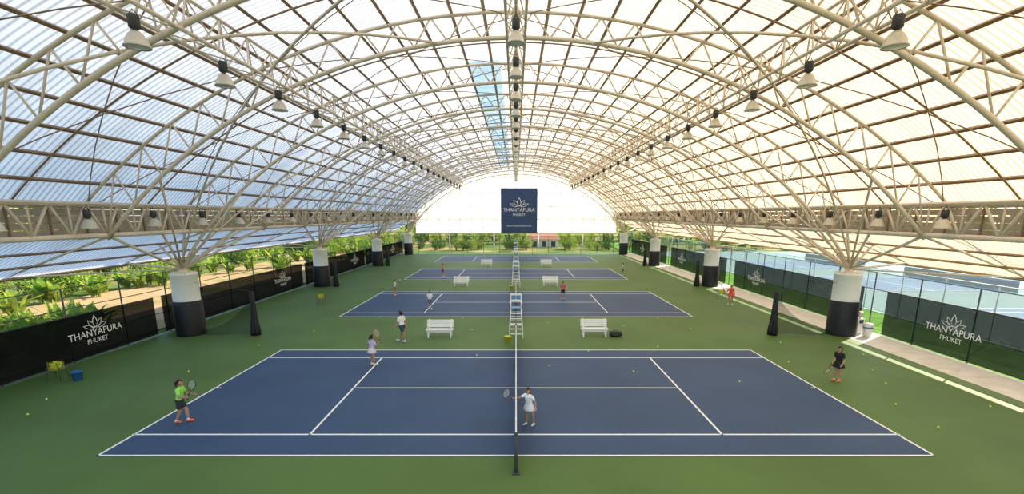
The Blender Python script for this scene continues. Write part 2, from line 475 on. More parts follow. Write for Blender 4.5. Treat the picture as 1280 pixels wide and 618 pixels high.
for s,kind in ((-1,'L'),(1,'R')):
    fx=20.35 if s<0 else 20.78
    top=2.15 if s<0 else 2.50
    ms=M_screenL if s<0 else M_screenR
    for k in range(-1,4):
        ya=PIL_Y[0]+PITCH*k+(0.3 if s<0 else 1.5); yb=PIL_Y[0]+PITCH*(k+1)-0.3
        if k==3: yb=Y_B-1
        b=MB(); L=yb-ya; yc=(ya+yb)/2
        b.quad((-L/2,0.08,0),(L/2,0.08,0),(L/2,top,0),(-L/2,top,0),ms)
        b.tube((-L/2,0.08,0),(L/2,0.08,0),0.02,M_dark,4); b.tube((-L/2,top,0),(L/2,top,0),0.025,M_dark,4)
        ysign=22.6+PITCH*(k) if s<0 else 22.2+PITCH*k
        px=(ysign-yc)*(1 if s<0 else -1)
        zc=1.15 if s<0 else 1.25
        lotus(b,px,zc+0.22,0.66,M_text)
        o=b.obj('windscreen_banner'); o.matrix_world=sign_matrix(kind,(s*(fx-0.06),yc,0))
        me=o.data; ti=b.mats.index(M_text)
        ids=set(v for p in me.polygons if p.material_index==ti for v in p.vertices)
        for v in ids: me.vertices[v].co.z=0.012
        text_obj('lettering',"THANYAPURA",3.0,(px,zc+0.0),o,M_text)
        text_obj('lettering_small',"PHUKET",1.15,(px,zc-0.38),o,M_text)
    # fence
    fnc=MB(); yy=Y_A+0.8
    while yy<=Y_B:
        fnc.tube((s*fx,yy,0),(s*fx,yy,3.45),0.035,M_postgrey,8); yy+=PITCH/6
    for z in (0.08,1.2,2.5,3.45): fnc.tube((s*fx,Y_A+0.8,z),(s*fx,Y_B,z),0.022,M_postgrey,6)
    fnc.quad((s*fx,Y_A+0.8,0.05),(s*fx,Y_B,0.05),(s*fx,Y_B,3.45),(s*fx,Y_A+0.8,3.45),M_chain)
    fnc.obj('court_fence')
# back fence
fnc=MB(); x=-20.3
while x<=20.4: fnc.tube((x,Y_B-1.2,0),(x,Y_B-1.2,3.0),0.035,M_postgrey,6); x+=2.9
for z in (0.1,1.1,3.0): fnc.tube((-20.3,Y_B-1.2,z),(20.6,Y_B-1.2,z),0.025,M_postgrey)
fnc.quad((-20.3,Y_B-1.2,0.05),(20.6,Y_B-1.2,0.05),(20.6,Y_B-1.2,3.0),(-20.3,Y_B-1.2,3.0),M_chain)
fnc.obj('court_fence')

# hanging navy banner on end wall
b=MB(); bw,bh=6.5,7.6
b.box((0,0,0),(bw,bh,0.04),M_navy); b.tube((-bw/2,bh/2,0),(bw/2,bh/2,0),0.08,M_dark); b.tube((-bw/2,-bh/2,0),(bw/2,-bh/2,0),0.08,M_dark)
o=b.obj('hanging_banner'); o.matrix_world=sign_matrix('B',(0.55,Y_B-0.5,7.45))
lg=MB(); lotus(lg,0,0.7,1.7,M_text); l=lg.obj('lotus_logo',parent=o); l.location=(0,0,0.035)
text_obj('lettering',"THANYAPURA",5.6,(0,0.1),o,M_text,0.035)
text_obj('lettering_small',"PHUKET",2.2,(0,-0.75),o,M_text,0.035)
text_obj('lettering_web',"WWW.THANYAPURA.COM",4.4,(0,-2.7),o,M_text,0.035)

# ------------------------------------------------------------------ lamps
def lamp_mesh(cable):
    l=MB()
    l.lathe([(0.0,0.42),(0.10,0.42),(0.13,0.39),(0.13,0.14),(0.10,0.11),(0.06,0.10),(0.06,0.05)],(0,0,0),M_dark,16)
    l.lathe([(0.06,0.06),(0.10,0.05),(0.17,-0.02),(0.235,-0.14),(0.27,-0.26),(0.295,-0.28),(0.295,-0.31),(0.27,-0.31)],(0,0,0),M_alu,24)
    l.lathe([(0.27,-0.30),(0.15,-0.315),(0.0,-0.32)],(0,0,0),M_glass,24)
    l.tubes([(-0.1,0,0.42),(-0.03,0,0.52),(0.03,0,0.52),(0.1,0,0.42)],0.012,M_dark,5)
    l.tube((0,0,0.5),(0,0,cable),0.012,M_dark,5)
    return l.mesh('high_bay_lamp')
LM=lamp_mesh(0.55); LC=lamp_mesh(1.1); LS=lamp_mesh(0.62)
for s in (-1,1):
    for k in range(20):
        inst('high_bay_lamp',LM,(s*9.2,12.8+3.6*k,zlow(9.2)-0.5))
    for k in range(19):
        inst('high_bay_lamp',LS,(s*16.75,15.7+3.5*k,6.47))
for k in range(-1,18): inst('high_bay_lamp',LC,(0,16.7+3.81*k,12.3))
t=MB()
for s in (-1,1): t.tube((s*16.75,Y_A,7.12),(s*16.75,Y_B,7.12),0.03,M_steel,5)
t.obj('lamp_rail')

# ------------------------------------------------------------------ divider nets
def curtain(sx,y,xb,h):
    c=MB()
    for i in range(7):
        a=2*math.pi*i/7; c.tubes([(xb+0.09*math.cos(a)*f,y+0.09*math.sin(a)*f,z) for z,f in ((0.0,2.1),(0.25,2.2),(0.9,1.3),(1.6,1.0),(h-0.1,0.9),(h,0.6))],[0.09,0.09,0.08,0.07,0.06,0.03],M_black,6)
    N=10; xp=sx*(PX-0.75)
    for i in range(N):
        u0=i/N;u1=(i+1)/N
        X0=xb+(xp-xb)*u0; X1=xb+(xp-xb)*u1
        zt0=0.35+(h-0.5)*(1-u0)**2.2; zt1=0.35+(h-0.5)*(1-u1)**2.2
        c.quad((X0,y+0.15*math.sin(6*u0),0.02),(X1,y+0.15*math.sin(6*u1),0.02),(X1,y+0.1*math.sin(6*u1),zt1),(X0,y+0.1*math.sin(6*u0),zt0),M_curtain)
    c.tube((xb,y,h),(sx*(PX-0.7),y,h+0.5),0.012,M_dark,4)
    c.obj('divider_net_curtain')
for y,xl,xr in ((26.6,-14.8,14.6),(45.7,-17.2,17.3),(64.7,-17.2,17.3)):
    curtain(-1,y,xl,2.5); curtain(1,y,xr,2.5)

# ------------------------------------------------------------------ benches
def bench_mesh():
    b=MB(); W=1.5
    for i in range(4): b.box((0,-0.22+0.125*i,0.45),(W,0.105,0.035),M_white)
    for i in range(4): b.box((0,0.27+0.025*i,0.56+0.105*i),(W,0.03,0.09),M_white)
    for x in (-0.62,0.62):
        b.box((x,-0.2,0.22),(0.07,0.07,0.44),M_white)
        b.box((x,0.0,0.41),(0.06,0.52,0.05),M_white)
        b.tubes([(x,0.26,0),(x,0.24,0.45),(x,0.38,0.95)],0.035,M_white,6)
        b.box((x,0.0,0.1),(0.05,0.45,0.04),M_white)
        b.box((x,0.0,0.66),(0.07,0.5,0.04),M_white); b.box((x,-0.22,0.55),(0.05,0.05,0.2),M_white)
    b.box((0,-0.19,0.36),(W-0.1,0.03,0.10),M_white)
    return b.mesh('park_bench')
BM=bench_mesh()
for x,y in ((-4.25,26.1),(4.4,26.3),(-5.25,45.6),(3.3,45.8),(-3.9,63.6),(4.0,63.6)): inst('park_bench',BM,(x,y,0))

# ------------------------------------------------------------------ umpire chairs
def umpire_mesh():
    u=MB(); hs=1.55; w=0.32
    for x in (-w,w):
        u.tube((x*1.15,-0.55,0),(x*0.85,-0.12,hs),0.028,M_white,8)
        u.tube((x*1.15,0.65,0),(x*0.85,0.25,hs),0.028,M_white,8)
        u.tube((x*1.1,-0.40,0.5),(x*1.1,0.5,0.5),0.02,M_white,6)
        u.tube((x*0.95,-0.22,1.1),(x*0.95,0.36,1.1),0.02,M_white,6)
        u.tubes([(x*0.85,0.25,hs),(x*0.85,0.32,hs+0.75)],0.024,M_white,8)
        u.tubes([(x*0.9,-0.15,hs),(x*0.9,-0.15,hs+0.25),(x*0.9,0.28,hs+0.27)],0.022,M_white,8)
        u.box((x*0.9,0.05,hs+0.29),(0.08,0.42,0.03),M_white)
    for i in range(1,6):
        f=i/6; y=-0.55+0.43*f; z=hs*f
        u.box((0,y,z),(2*w*(1.15-0.3*f),0.09,0.03),M_white)
        u.tube((-w*(1.15-0.3*f),0.65-0.4*f,z),(w*(1.15-0.3*f),0.65-0.4*f,z),0.015,M_white,6)
    u.box((0,0.06,hs+0.02),(0.54,0.44,0.05),M_lblue)
    for i in range(3): u.box((0,0.30+0.02*i,hs+0.35+0.17*i),(0.50,0.03,0.12),M_lblue if i==1 else M_white)
    u.box((0,-0.42,0.75),(0.56,0.25,0.03),M_white)
    return u.mesh('umpire_chair')
UM=umpire_mesh()
for k in range(4): inst('umpire_chair',UM,(0.0,26.2+PITCH*k,0),0,1.05)

# ------------------------------------------------------------------ small props
def bucket(name,loc,m,balls=0,r=0.18,h=0.32):
    b=MB(); b.lathe([(0,0.0),(r*0.78,0.0),(r,h),(r*1.07,h),(r*1.07,h-0.03),(r*0.98,h-0.03),(r*0.76,0.02),(0,0.02)],(0,0,0),m,20)
    b.tubes([(r,0,h),(r*0.7,0,h+0.14),(0,0,h+0.2),(-r*0.7,0,h+0.14),(-r,0,h)],0.008,M_dark,5)
    for i in range(balls):
        a=i*2.4; q=r*0.75*math.sqrt(i/max(1,balls)); b.capsule((q*math.cos(a),q*math.sin(a),h-0.03),(q*math.cos(a),q*math.sin(a),h-0.029),0.035,0.035,M_yellow,8,3)
    return b.obj(name,loc)
bucket('blue_bucket',(-18.1,18.9,0),M_bluep,0,0.2,0.38)
def hopper(loc):
    b=MB()
    for z in (0.45,0.55,0.65,0.75): b.tubes([(0.2*x,0.15*y,z) for x,y in ((-1,-1),(1,-1),(1,1),(-1,1))],0.012,M_yelp,5,closed=True)
    for x,y in ((-1,-1),(1,-1),(1,1),(-1,1)):
        b.tube((0.28*x,0.2*y,0),(0.2*x,0.15*y,0.78),0.012,M_dark,5)
    for i in range(-3,4): b.tube((0.06*i,-0.15,0.45),(0.06*i,0.15,0.45),0.006,M_dark,4); b.tube((0.06*i,-0.15,0.45),(0.06*i,-0.15,0.75),0.006,M_yelp,4); b.tube((0.06*i,0.15,0.45),(0.06*i,0.15,0.75),0.006,M_yelp,4)
    for i in range(60):
        x=random.uniform(-.16,.16);y=random.uniform(-.11,.11);z=random.uniform(.49,.74)
        b.capsule((x,y,z),(x,y,z+.001),0.034,0.034,M_yellow,8,3)
    b.obj('ball_hopper',loc)
hopper((-19.0,19.0,0)); hopper((-14.9,36.2,0)); hopper((16.6,38.5,0))
bucket('yellow_bucket',(-0.45,25.0,0),M_yelp,12,0.19,0.34)
bucket('yellow_bucket',(-0.45,44.0,0),M_yelp,12)
def bag(loc):
    b=MB(); b.capsule((-0.22,0,0.16),(0.22,0,0.16),0.16,0.15,M_bag,16,5)
    b.capsule((-0.1,-0.08,0.10),(0.12,-0.08,0.10),0.10,0.10,M_bag)
    b.tubes([(-0.14,0,0.29),(-0.08,0,0.40),(0.08,0,0.40),(0.14,0,0.29)],0.014,M_dark,6); b.obj('sports_bag',loc)
bag((5.6,26.2,0))
def cooler(loc):
    b=MB(); b.box((0,0,0.45),(0.34,0.34,0.9),M_white); b.box((0,-0.175,0.72),(0.24,0.02,0.2),M_dark)
    for x in (-0.06,0.06): b.capsule((x,-0.2,0.68),(x,-0.2,0.64),0.015,0.012,M_bluep,8,3)
    b.box((0,-0.2,0.52),(0.22,0.08,0.02),M_dark)
    b.lathe([(0.0,1.28),(0.12,1.27),(0.135,1.22),(0.135,1.0),(0.05,0.92),(0.05,0.9)],(0,0,0),M_alu,18)
    b.obj('water_cooler',loc)
cooler((19.75,27.0,0))
def bin_(loc):
    b=MB(); b.lathe([(0,0),(0.2,0),(0.24,0.6),(0.26,0.62),(0.22,0.74),(0.0,0.80)],(0,0,0),M_white,20); b.lathe([(0.235,0.5),(0.25,0.5),(0.25,0.56),(0.235,0.56)],(0,0,0),M_bluep,20); b.obj('waste_bin',loc)
bin_((19.7,26.2,0))
bl=MB()
for x,y in ((-17.3,16.7),(13.6,16.2),(16.8,16.0),(16.9,22.5),(1.5,20.7),(7.3,23.9),(5.1,19.9),(-2.6,27.6),(-16.6,15.3),(-12.9,32.6),(-13.4,24.2),(13.5,14.3),(14.9,18.4),(-9,31.5),(9.3,30.8),(2.0,29.5),(-3.5,30.9),(6.6,28.7),(-1.9,22.4),(15.6,20.1),(12.6,21.3),(9.1,18.6),(-14.2,19.9),(3.6,23.1),(-11.8,27.3),(14.1,24.8),(10.4,27.9)):
    bl.capsule((x,y,0.048),(x,y,0.049),0.036,0.036,M_yellow,10,4)
bl.obj('tennis_balls_scattered')

# ------------------------------------------------------------------ outside
def shrub_mesh(seed,leafm,n=750):
    random.seed(seed); b=MB()
    for i in range(6):
        a=random.uniform(0,6.28); b.tubes([(0,0,0),(0.25*math.cos(a),0.25*math.sin(a),0.6),(0.7*math.cos(a),0.7*math.sin(a),1.3)],[0.05,0.035,0.015],M_trunk,5)
    lobes=[(random.uniform(-.8,.8),random.uniform(-.8,.8),random.uniform(.6,1.5),random.uniform(.5,.8)) for _ in range(8)]
    for i in range(n):
        cx,cy,cz,R=random.choice(lobes)
        d=Vector((random.gauss(0,1),random.gauss(0,1),random.gauss(0,1))).normalized()
        p=Vector((cx,cy,cz))+d*R*random.uniform(0.6,1.0)
        if p.z<0.05: p.z=random.uniform(0.05,0.4)
        l=random.uniform(0.10,0.2); u=(d+Vector((random.gauss(0,.5),random.gauss(0,.5),random.gauss(0,.5)))).normalized()
        s_=u.cross(Vector((random.random(),random.random(),random.random()))).normalized()*l*0.4
        b.quad(p,p+u*l*0.5+s_,p+u*l,p+u*l*0.5-s_,leafm)
    return b.mesh('shrub')
def banana_mesh(seed,leafm):
    random.seed(seed); b=MB()
    for i in range(20):
        a=random.uniform(0,6.28); L=random.uniform(1.0,1.9); lean=random.uniform(0.25,0.9); bx,by=random.uniform(-.3,.3),random.uniform(-.3,.3)
        pts=[]; N=7
        for k in range(N+1):
            t=k/N; rr=L*lean*t*(0.3+0.9*t); z=L*(1.25*t-0.62*lean*t*t)+0.02
            pts.append(Vector((bx+rr*math.cos(a),by+rr*math.sin(a),z)))
        side=Vector((-math.sin(a),math.cos(a),0))
        for k in range(N):
            w0=0.17*math.sin(math.pi*min(1,max(0,(k/N-0.1)/0.9))**0.8)+0.015; w1=0.17*math.sin(math.pi*min(1,max(0,((k+1)/N-0.1)/0.9))**0.8)+0.008
            i0=len(b.v)
            b.v += [tuple(pts[k]-side*w0),tuple(pts[k]+Vector((0,0,-.03))),tuple(pts[k]+side*w0),tuple(pts[k+1]-side*w1),tuple(pts[k+1]+Vector((0,0,-.03))),tuple(pts[k+1]+side*w1)]
            b.face((i0,i0+1,i0+4,i0+3),leafm); b.face((i0+1,i0+2,i0+5,i0+4),leafm)
    return b.mesh('banana_plant')
def tree_mesh(seed,leafm,n=1500):
    random.seed(seed); b=MB()
    b.tubes([(0,0,0),(0.1,0,1.4),(0,0.1,2.6),(0.1,0,3.8)],[0.2,0.15,0.12,0.06],M_trunk,8)
    for i in range(6):
        a=i*1.05; b.tubes([(0.05,0,1.8+0.2*i),(0.9*math.cos(a),0.9*math.sin(a),2.7+0.2*i),(1.6*math.cos(a),1.6*math.sin(a),3.3+0.2*i)],[0.08,0.05,0.02],M_trunk,5)
    lobes=[(random.uniform(-1.5,1.5),random.uniform(-1.5,1.5),random.uniform(2.2,4.6),random.uniform(.7,1.2)) for _ in range(12)]
    for i in range(n):
        cx,cy,cz,R=random.choice(lobes); d=Vector((random.gauss(0,1),random.gauss(0,1),random.gauss(0,1))).normalized()
        p=Vector((cx,cy,cz))+d*R*random.uniform(0.5,1.0)
        l=random.uniform(0.2,0.36); u=(d+Vector((random.gauss(0,.5),random.gauss(0,.5),random.gauss(0,.5)))).normalized()
        s_=u.cross(Vector((random.random(),random.random(),random.random()))).normalized()*l*0.4
        b.quad(p,p+u*l*0.5+s_,p+u*l,p+u*l*0.5-s_,leafm)
    return b.mesh('broadleaf_tree')
SH=[shrub_mesh(1,M_leafA),shrub_mesh(2,M_leafB),shrub_mesh(3,M_leafA)]
BA=[banana_mesh(4,M_leafA),banana_mesh(5,M_leafA)]
TR=[tree_mesh(6,M_leafB),tree_mesh(8,M_leafA)]
random.seed(21)
for i in range(46):   # plants near left fence
    inst('banana_plant',random.choice(BA),(random.uniform(-27.5,-22.6),random.uniform(12,27),-0.06),random.uniform(0,6.28),random.uniform(0.85,1.25))
for i in range(26):
    inst('banana_plant',random.choice(BA),(random.uniform(-37,-33),random.uniform(24,60),-0.06),random.uniform(0,6.28),random.uniform(0.9,1.3))
for i in range(80):
    inst('shrub',random.choice(SH),(random.uniform(-54,-37),random.uniform(18,112),-0.1),random.uniform(0,6.28),random.uniform(1.1,1.9))
for i in range(22):
    inst('banana_plant',random.choice(BA),(random.uniform(-33,-24),random.uniform(55,100),-0.1),random.uniform(0,6.28),random.uniform(1.0,1.5))
for i in range(60):
    inst('shrub',random.choice(SH),(random.uniform(-45,60),random.uniform(94,99),-0.1),random.uniform(0,6.28),random.uniform(0.9,1.3))
for i in range(34):
    inst('shrub',random.choice(SH),(-48+i*3.3,random.uniform(112,117),-0.1),random.uniform(0,6.28),random.uniform(1.5,2.2))
for i in range(26):
    inst('broadleaf_tree',random.choice(TR),(-60+i*5+random.uniform(-1,1),random.uniform(125,136),-0.1),random.uniform(0,6.28),random.uniform(1.3,2.0))
for i in range(16):
    inst('broadleaf_tree',random.choice(TR),(random.uniform(-68,-60),10+i*7,-0.1),random.uniform(0,6.28),random.uniform(1.2,1.8))
# small house behind
h=MB(); h.box((0,0,1.1),(6,4,2.4),M_white)
h.poly([(-3.5,-2.6,2.2),(3.5,-2.6,2.2),(2.4,0,3.5),(-2.4,0,3.5)],M_roofor); h.poly([(3.5,2.6,2.2),(-3.5,2.6,2.2),(-2.4,0,3.5),(2.4,0,3.5)],M_roofor)
h.poly([(3.5,-2.6,2.2),(3.5,2.6,2.2),(2.4,0,3.5)],M_roofor); h.poly([(-3.5,2.6,2.2),(-3.5,-2.6,2.2),(-2.4,0,3.5)],M_roofor)
for x in (-2.0,0,2.0): h.box((x,-2.01,1.2),(0.9,0.06,1.1),M_dark)
h.obj('small_house',(6.0,106,-0.6))
# outdoor courts on the right
c=MB(); c.box((45.5,45,-0.06),(40,92,0.08),M_outteal)
for k in range(4):
    y0=CY0-8+PITCH*k; xc=44
    c.box((xc,y0+CW/2,-0.01),(2*HL,CW,0.03),M_outblue)
    for yy in (y0,y0+1.37,y0+CW-1.37,y0+CW): c.box((xc,yy,0.01),(2*HL,0.08,0.01),M_line)
    for xx in (xc-HL,xc-6.4,xc+6.4,xc+HL): c.box((xx,y0+CW/2,0.01),(0.08,CW,0.01),M_line)
    c.quad((xc,y0-.9,0),(xc,y0+CW+.9,0),(xc,y0+CW+.9,1),(xc,y0-.9,1),M_net); c.tube((xc,y0-.9,1),(xc,y0+CW+.9,1),0.03,M_line)
c.obj('outdoor_tennis_courts')
for X in (25.6,63):
    fnc=MB(); yy=-10
    while yy<92: fnc.tube((X,yy,0),(X,yy,3.0),0.035,M_alu,6); yy+=3.2
    for z in (0.1,1.5,3.0): fnc.tube((X,-10,z),(X,92,z),0.025,M_alu)
    fnc.quad((X,-10,0.05),(X,92,0.05),(X,92,3.0),(X,-10,3.0),M_chainw)
    fnc.obj('outdoor_court_fence')
for i in range(18): inst('broadleaf_tree',random.choice(TR),(random.uniform(70,80),5+i*7,-0.1),random.uniform(0,6.28),random.uniform(1.3,1.8))

# ------------------------------------------------------------------ rackets
def racket(name, origin, axis, normal, col=(0.03,0.03,0.03), s=1.0):
    m=mat('racket_frame_'+name,col,0.35)
    r=MB()
    r.tube((0,0,-0.07),(0,0,0.13),0.017,M_black,8); r.capsule((0,0,-0.075),(0,0,-0.07),0.02,0.02,M_black,8,3)
    r.tube((0,0,0.13),(0,0,0.20),0.011,m,8)
    r.tubes([(0,0,0.2),(0.04,0,0.26),(0.085,0,0.31)],0.009,m,6); r.tubes([(0,0,0.2),(-0.04,0,0.26),(-0.085,0,0.31)],0.009,m,6)
    r.tubes([(0.13*math.cos(a*math.pi/14),0,0.42+0.17*math.sin(a*math.pi/14)) for a in range(28)],0.011,m,8,closed=True)
    for i in range(-5,6):
        x=0.022*i; zz=0.17*math.sqrt(1-(x/0.13)**2); r.tube((x,0,0.42-zz),(x,0,0.42+zz),0.0016,M_string,3)
    for i in range(-6,7):
        z=0.024*i; xx=0.13*math.sqrt(1-(z/0.17)**2); r.tube((-xx,0,0.42+z),(xx,0,0.42+z),0.0016,M_string,3)
    o=r.obj(name)
    Z=Vector(axis).normalized(); Yv=Vector(normal); Yv=(Yv-Z*Yv.dot(Z)).normalized(); Xv=Yv.cross(Z)
    M=Matrix((Xv,Yv,Z)).transposed().to_4x4()@Matrix.Scale(s,4); M.translation=Vector(origin); o.matrix_world=M
    return o

# ------------------------------------------------------------------ people
def person(name, loc, h, yaw, arms, legs, shirt, bottom, hair, shoes, hair_style='pony', skirt=True, lean=0.0, voxel=0.011, skin=(0.42,0.24,0.15), grip=None, head_yaw=0.0, sleeve=0.5):
    cy,sy=math.cos(math.radians(yaw)),math.sin(math.radians(yaw))
    def W(x,y,z):
        yy=y+lean*(max(0,z-0.53))
        return Vector(((x*cy-yy*sy)*h,(x*sy+yy*cy)*h,z*h))
    hyw=math.radians(yaw+head_yaw); hc,hs_=math.cos(hyw),math.sin(hyw)
    fw=Vector((-sy,cy,0)); rt=Vector((cy,sy,0))
    caps=[]
    def C(a,b,ra,rb,t): caps.append((Vector(a),Vector(b),ra*h,rb*h,t))
    SK,SH_,BO,HA,SO,SKs=0,1,2,3,4,7
    for s in (-1,1):
        C(W(.055*s,.002,.785),W(.042*s,.004,.66),.056,.050,SH_)
        C(W(.042*s,.004,.66),W(.046*s,-.002,.575),.050,.058,SH_)
        C(W(.046*s,-.006,.545),W(.046*s,-.006,.52),.064,.062,BO)
        C(W(.02*s,0,.82),W(.098*s,-.004,.80),.033,.036,SH_)
    C(W(0,.01,.77),W(0,.008,.62),.058,.052,SH_)
    C(W(0,-.002,.82),W(0,.006,.885),.031,.029,SK)
    def Hd(x,y,z):
        c=W(0,.008,.93); return c+Vector(((x*hc-y*hs_)*h,(x*hs_+y*hc)*h,z*h))
    C(Hd(0,.002,.012),Hd(0,.006,-.002),.058,.055,SK)
    C(Hd(0,.018,-.020),Hd(0,.024,-.038),.040,.026,SK)
    C(Hd(0,.058,.0),Hd(0,.064,-.014),.006,.009,SK)
    for s in (-1,1): C(Hd(.057*s,-.002,.0),Hd(.057*s,-.002,-.014),.011,.008,SK)
    C(Hd(0,-.014,.022),Hd(0,-.018,.002),.060,.058,HA)
    C(Hd(0,.012,.034),Hd(0,-.005,.034),.045,.048,HA)
    if hair_style=='pony':
        C(Hd(0,-.065,.03),Hd(0,-.095,.0),.022,.024,HA); C(Hd(0,-.095,.0),Hd(0,-.085,-.095),.022,.010,HA)
    elif hair_style=='long':
        for s in (-1,0,1): C(Hd(.03*s,-.03,0),Hd(.034*s,-.055,-.14),.036,.022,HA)
    low=1e9
    for key,s in (('L',-1),('R',1)):
        th_,sh_=legs[key]; hip=W(.046*s,-.004,.515)
        k=hip+Vector(th_).normalized()*.235*h; a=k+Vector(sh_).normalized()*.235*h
        C(hip,k,.052,.036,SK); C(k,k.lerp(a,.35),.035,.036,SK); C(k.lerp(a,.35),a,.036,.021,SK)
        e=hip.lerp(k,.55 if not skirt else .35); C(hip,e,.060,.056,BO)
        C(k.lerp(a,.82),a,.025,.026,SKs)
        toe=a+fw*.085*h+rt*s*.012*h; toe.z=a.z-.016*h; heel=a-fw*.018*h; heel.z=a.z-.014*h
        C(heel,toe,.028,.024,SO); C(a+Vector((0,0,-.005*h)),toe.lerp(a,.5),.027,.024,SO)
        low=min(low,heel.z-.028*h,toe.z-.024*h)
    extras=MB(); mats=[mat(name+'_skin',skin,0.55,var=.05),mat(name+'_top',shirt,0.8,var=.08),mat(name+'_bottom',bottom,0.8,var=.08),mat(name+'_hair',hair,0.5,var=.3,scale=40),mat(name+'_shoes',shoes,0.5,var=.05),mat(name+'_eye',(0.01,0.008,0.006),0.3),mat(name+'_lips',(0.35,0.09,0.07),0.5),mat(name+'_socks',(0.8,0.8,0.8),0.8)]
    for m in mats: extras.mi(m)
    grip_info=None
    for key,s in (('L',-1),('R',1)):
        ua,fa=arms[key]; shd=W(.105*s,-.004,.795)
        ua=Vector(ua).normalized(); fa=Vector(fa).normalized()
        el=shd+ua*.165*h; wr=el+fa*.145*h
        C(shd,el,.032,.024,SK); C(el,wr,.025,.0155,SK)
        C(shd,shd.lerp(el,sleeve),.040,.036,SH_)
        holding = grip and grip['hand']==key
        d=fa
        if holding:
            A=Vector(grip['axis']).normalized(); side=A-d*A.dot(d)
            side = side.normalized() if side.length>.1 else d.cross(Vector((0,0,1))).normalized()
        else:
            side=fw-d*fw.dot(d); side = side.normalized() if side.length>.1 else rt
        nrm=side.cross(d).normalized()
        if not holding and nrm.dot(rt)*s>0: nrm=-nrm
        for o_ in (-.010,.010): C(wr+side*o_*h,wr+d*.045*h+side*o_*1.2*h,.0135,.013,SK)
        kn=wr+d*.052*h; curl=1.15 if holding else 0.35
        for i,(off,ls) in enumerate(((.0175,.92),(.006,1.0),(-.006,.95),(-.0175,.78))):
            p=kn+side*off*h; ang=0.25 if not holding else 0.7; q=[p-d*.012*h,p]
            for L in (.024,.016,.012):
                q.append(q[-1]+(d*math.cos(ang)+nrm*math.sin(ang))*L*h*ls); ang+=curl
            extras.tubes(q,[.0058*h,.0058*h,.0054*h,.005*h,.004*h],mats[0],6)
        tb=wr+d*.012*h+side*.020*h
        q=[wr+d*.008*h+side*.008*h,tb,tb+(d*.7+side*.6+nrm*.3).normalized()*.024*h,tb+(d*.9+side*.25+nrm*.7).normalized()*.042*h]
        extras.tubes(q,[.008*h,.0075*h,.0065*h,.005*h],mats[0],6)
        if holding: grip_info=(kn+nrm*.020*h+d*.008*h, (side*.85+d*.35*(1 if A.dot(d)>0 else -1)).normalized() if A.dot(d)>-0.2 else side, nrm)
    for s in (-1,1):
        extras.capsule(Hd(.021*s,.056,.004),Hd(.0215*s,.056,.0041),.0065*h,.0065*h,mats[5],8,3)
        extras.tubes([Hd(.010*s,.061,.017),Hd(.022*s,.059,.020),Hd(.033*s,.052,.016)],.0022*h,mats[3],5)
    extras.tubes([Hd(-.014,.052,-.032),Hd(0,.058,-.033),Hd(.014,.052,-.032)],.0036*h,mats[6],6)
    if skirt:
        N=28; i0=len(extras.v); rows=((.585,.100,.070),(.545,.118,.088),(.49,.138,.112),(.43,.158,.135),(.425,.150,.128))
        for zz,rx,ry in rows:
            for j in range(N):
                a=2*math.pi*j/N; pl=1+(0.05*math.cos(a*9) if zz<.5 else 0)
                extras.v.append(tuple(W(rx*pl*math.cos(a),ry*pl*math.sin(a)-.004,zz)))
        for k in range(len(rows)-1):
            for j in range(N):
                extras.face((i0+k*N+j,i0+k*N+(j+1)%N,i0+(k+1)*N+(j+1)%N,i0+(k+1)*N+j),mats[2],True)
    body=MB(); dm=mats[0]
    for a,b,ra,rb,t_ in caps: body.capsule(a,b,ra,rb,dm,14,4)
    me=body.mesh(name+'_tmp'); ob=bpy.data.objects.new(name+'_tmp',me); COL.objects.link(ob)
    rm=ob.modifiers.new('r','REMESH'); rm.mode='VOXEL'; rm.voxel_size=voxel
    sm=ob.modifiers.new('s','SMOOTH'); sm.factor=0.5; sm.iterations=2
    dg=bpy.context.evaluated_depsgraph_get(); dg.update(); ev=ob.evaluated_get(dg); m2=ev.to_mesh()
    nv=len(m2.vertices); co=np.empty(nv*3); m2.vertices.foreach_get('co',co); co=co.reshape(-1,3)
    faces=[tuple(p.vertices) for p in m2.polygons]
    cen=np.array([co[list(f_)].mean(axis=0) for f_ in faces])
    best=np.full(len(faces),1e9); tag=np.zeros(len(faces),int)
    for a,b,ra,rb,t_ in caps:
        a_=np.array(a); d_=np.array(b)-a_; L2=max(1e-9,(d_**2).sum())
        tt=np.clip(((cen-a_)@d_)/L2,0,1); dist=np.linalg.norm(cen-(a_+tt[:,None]*d_),axis=1)-(ra+(rb-ra)*tt)
        msk=dist<best; best[msk]=dist[msk]; tag[msk]=t_
    ev.to_mesh_clear(); bpy.data.objects.remove(ob)
    base=len(extras.v); extras.v += [tuple(c) for c in co]
    for f_,t_ in zip(faces,tag): extras.f.append(tuple(base+i for i in f_)); extras.m.append(int(t_)); extras.smooth.append(True)
    o=extras.obj(name,(loc[0],loc[1],0.010-low))
    if grip and grip_info:
        P=grip_info[0]+Vector((loc[0],loc[1],0.010-low))
        racket('tennis_racket',P,grip_info[1],grip.get('normal',(0,-1,0.2)),grip.get('col',(0.03,0.03,0.03)),0.97)
    return o
BL=(0.012,0.009,0.008); BR=(0.10,0.05,0.025)
person('girl_in_white',(0.42,14.5),1.30,140,{'R':((-.9,-.1,-.45),(-.95,0,-.05)),'L':((.45,.1,-.85),(.1,-.5,-.75))},
       {'L':((.22,0,-1),(.12,.1,-1)),'R':((-.12,-.05,-1),(-.05,.1,-1))},(0.85,0.85,0.88),(0.82,0.82,0.86),BL,(0.7,0.7,0.72),'long',True,0.10,0.0095,grip={'hand':'R','axis':(-1,0,-.05),'col':(0.35,0.35,0.4)},head_yaw=10)
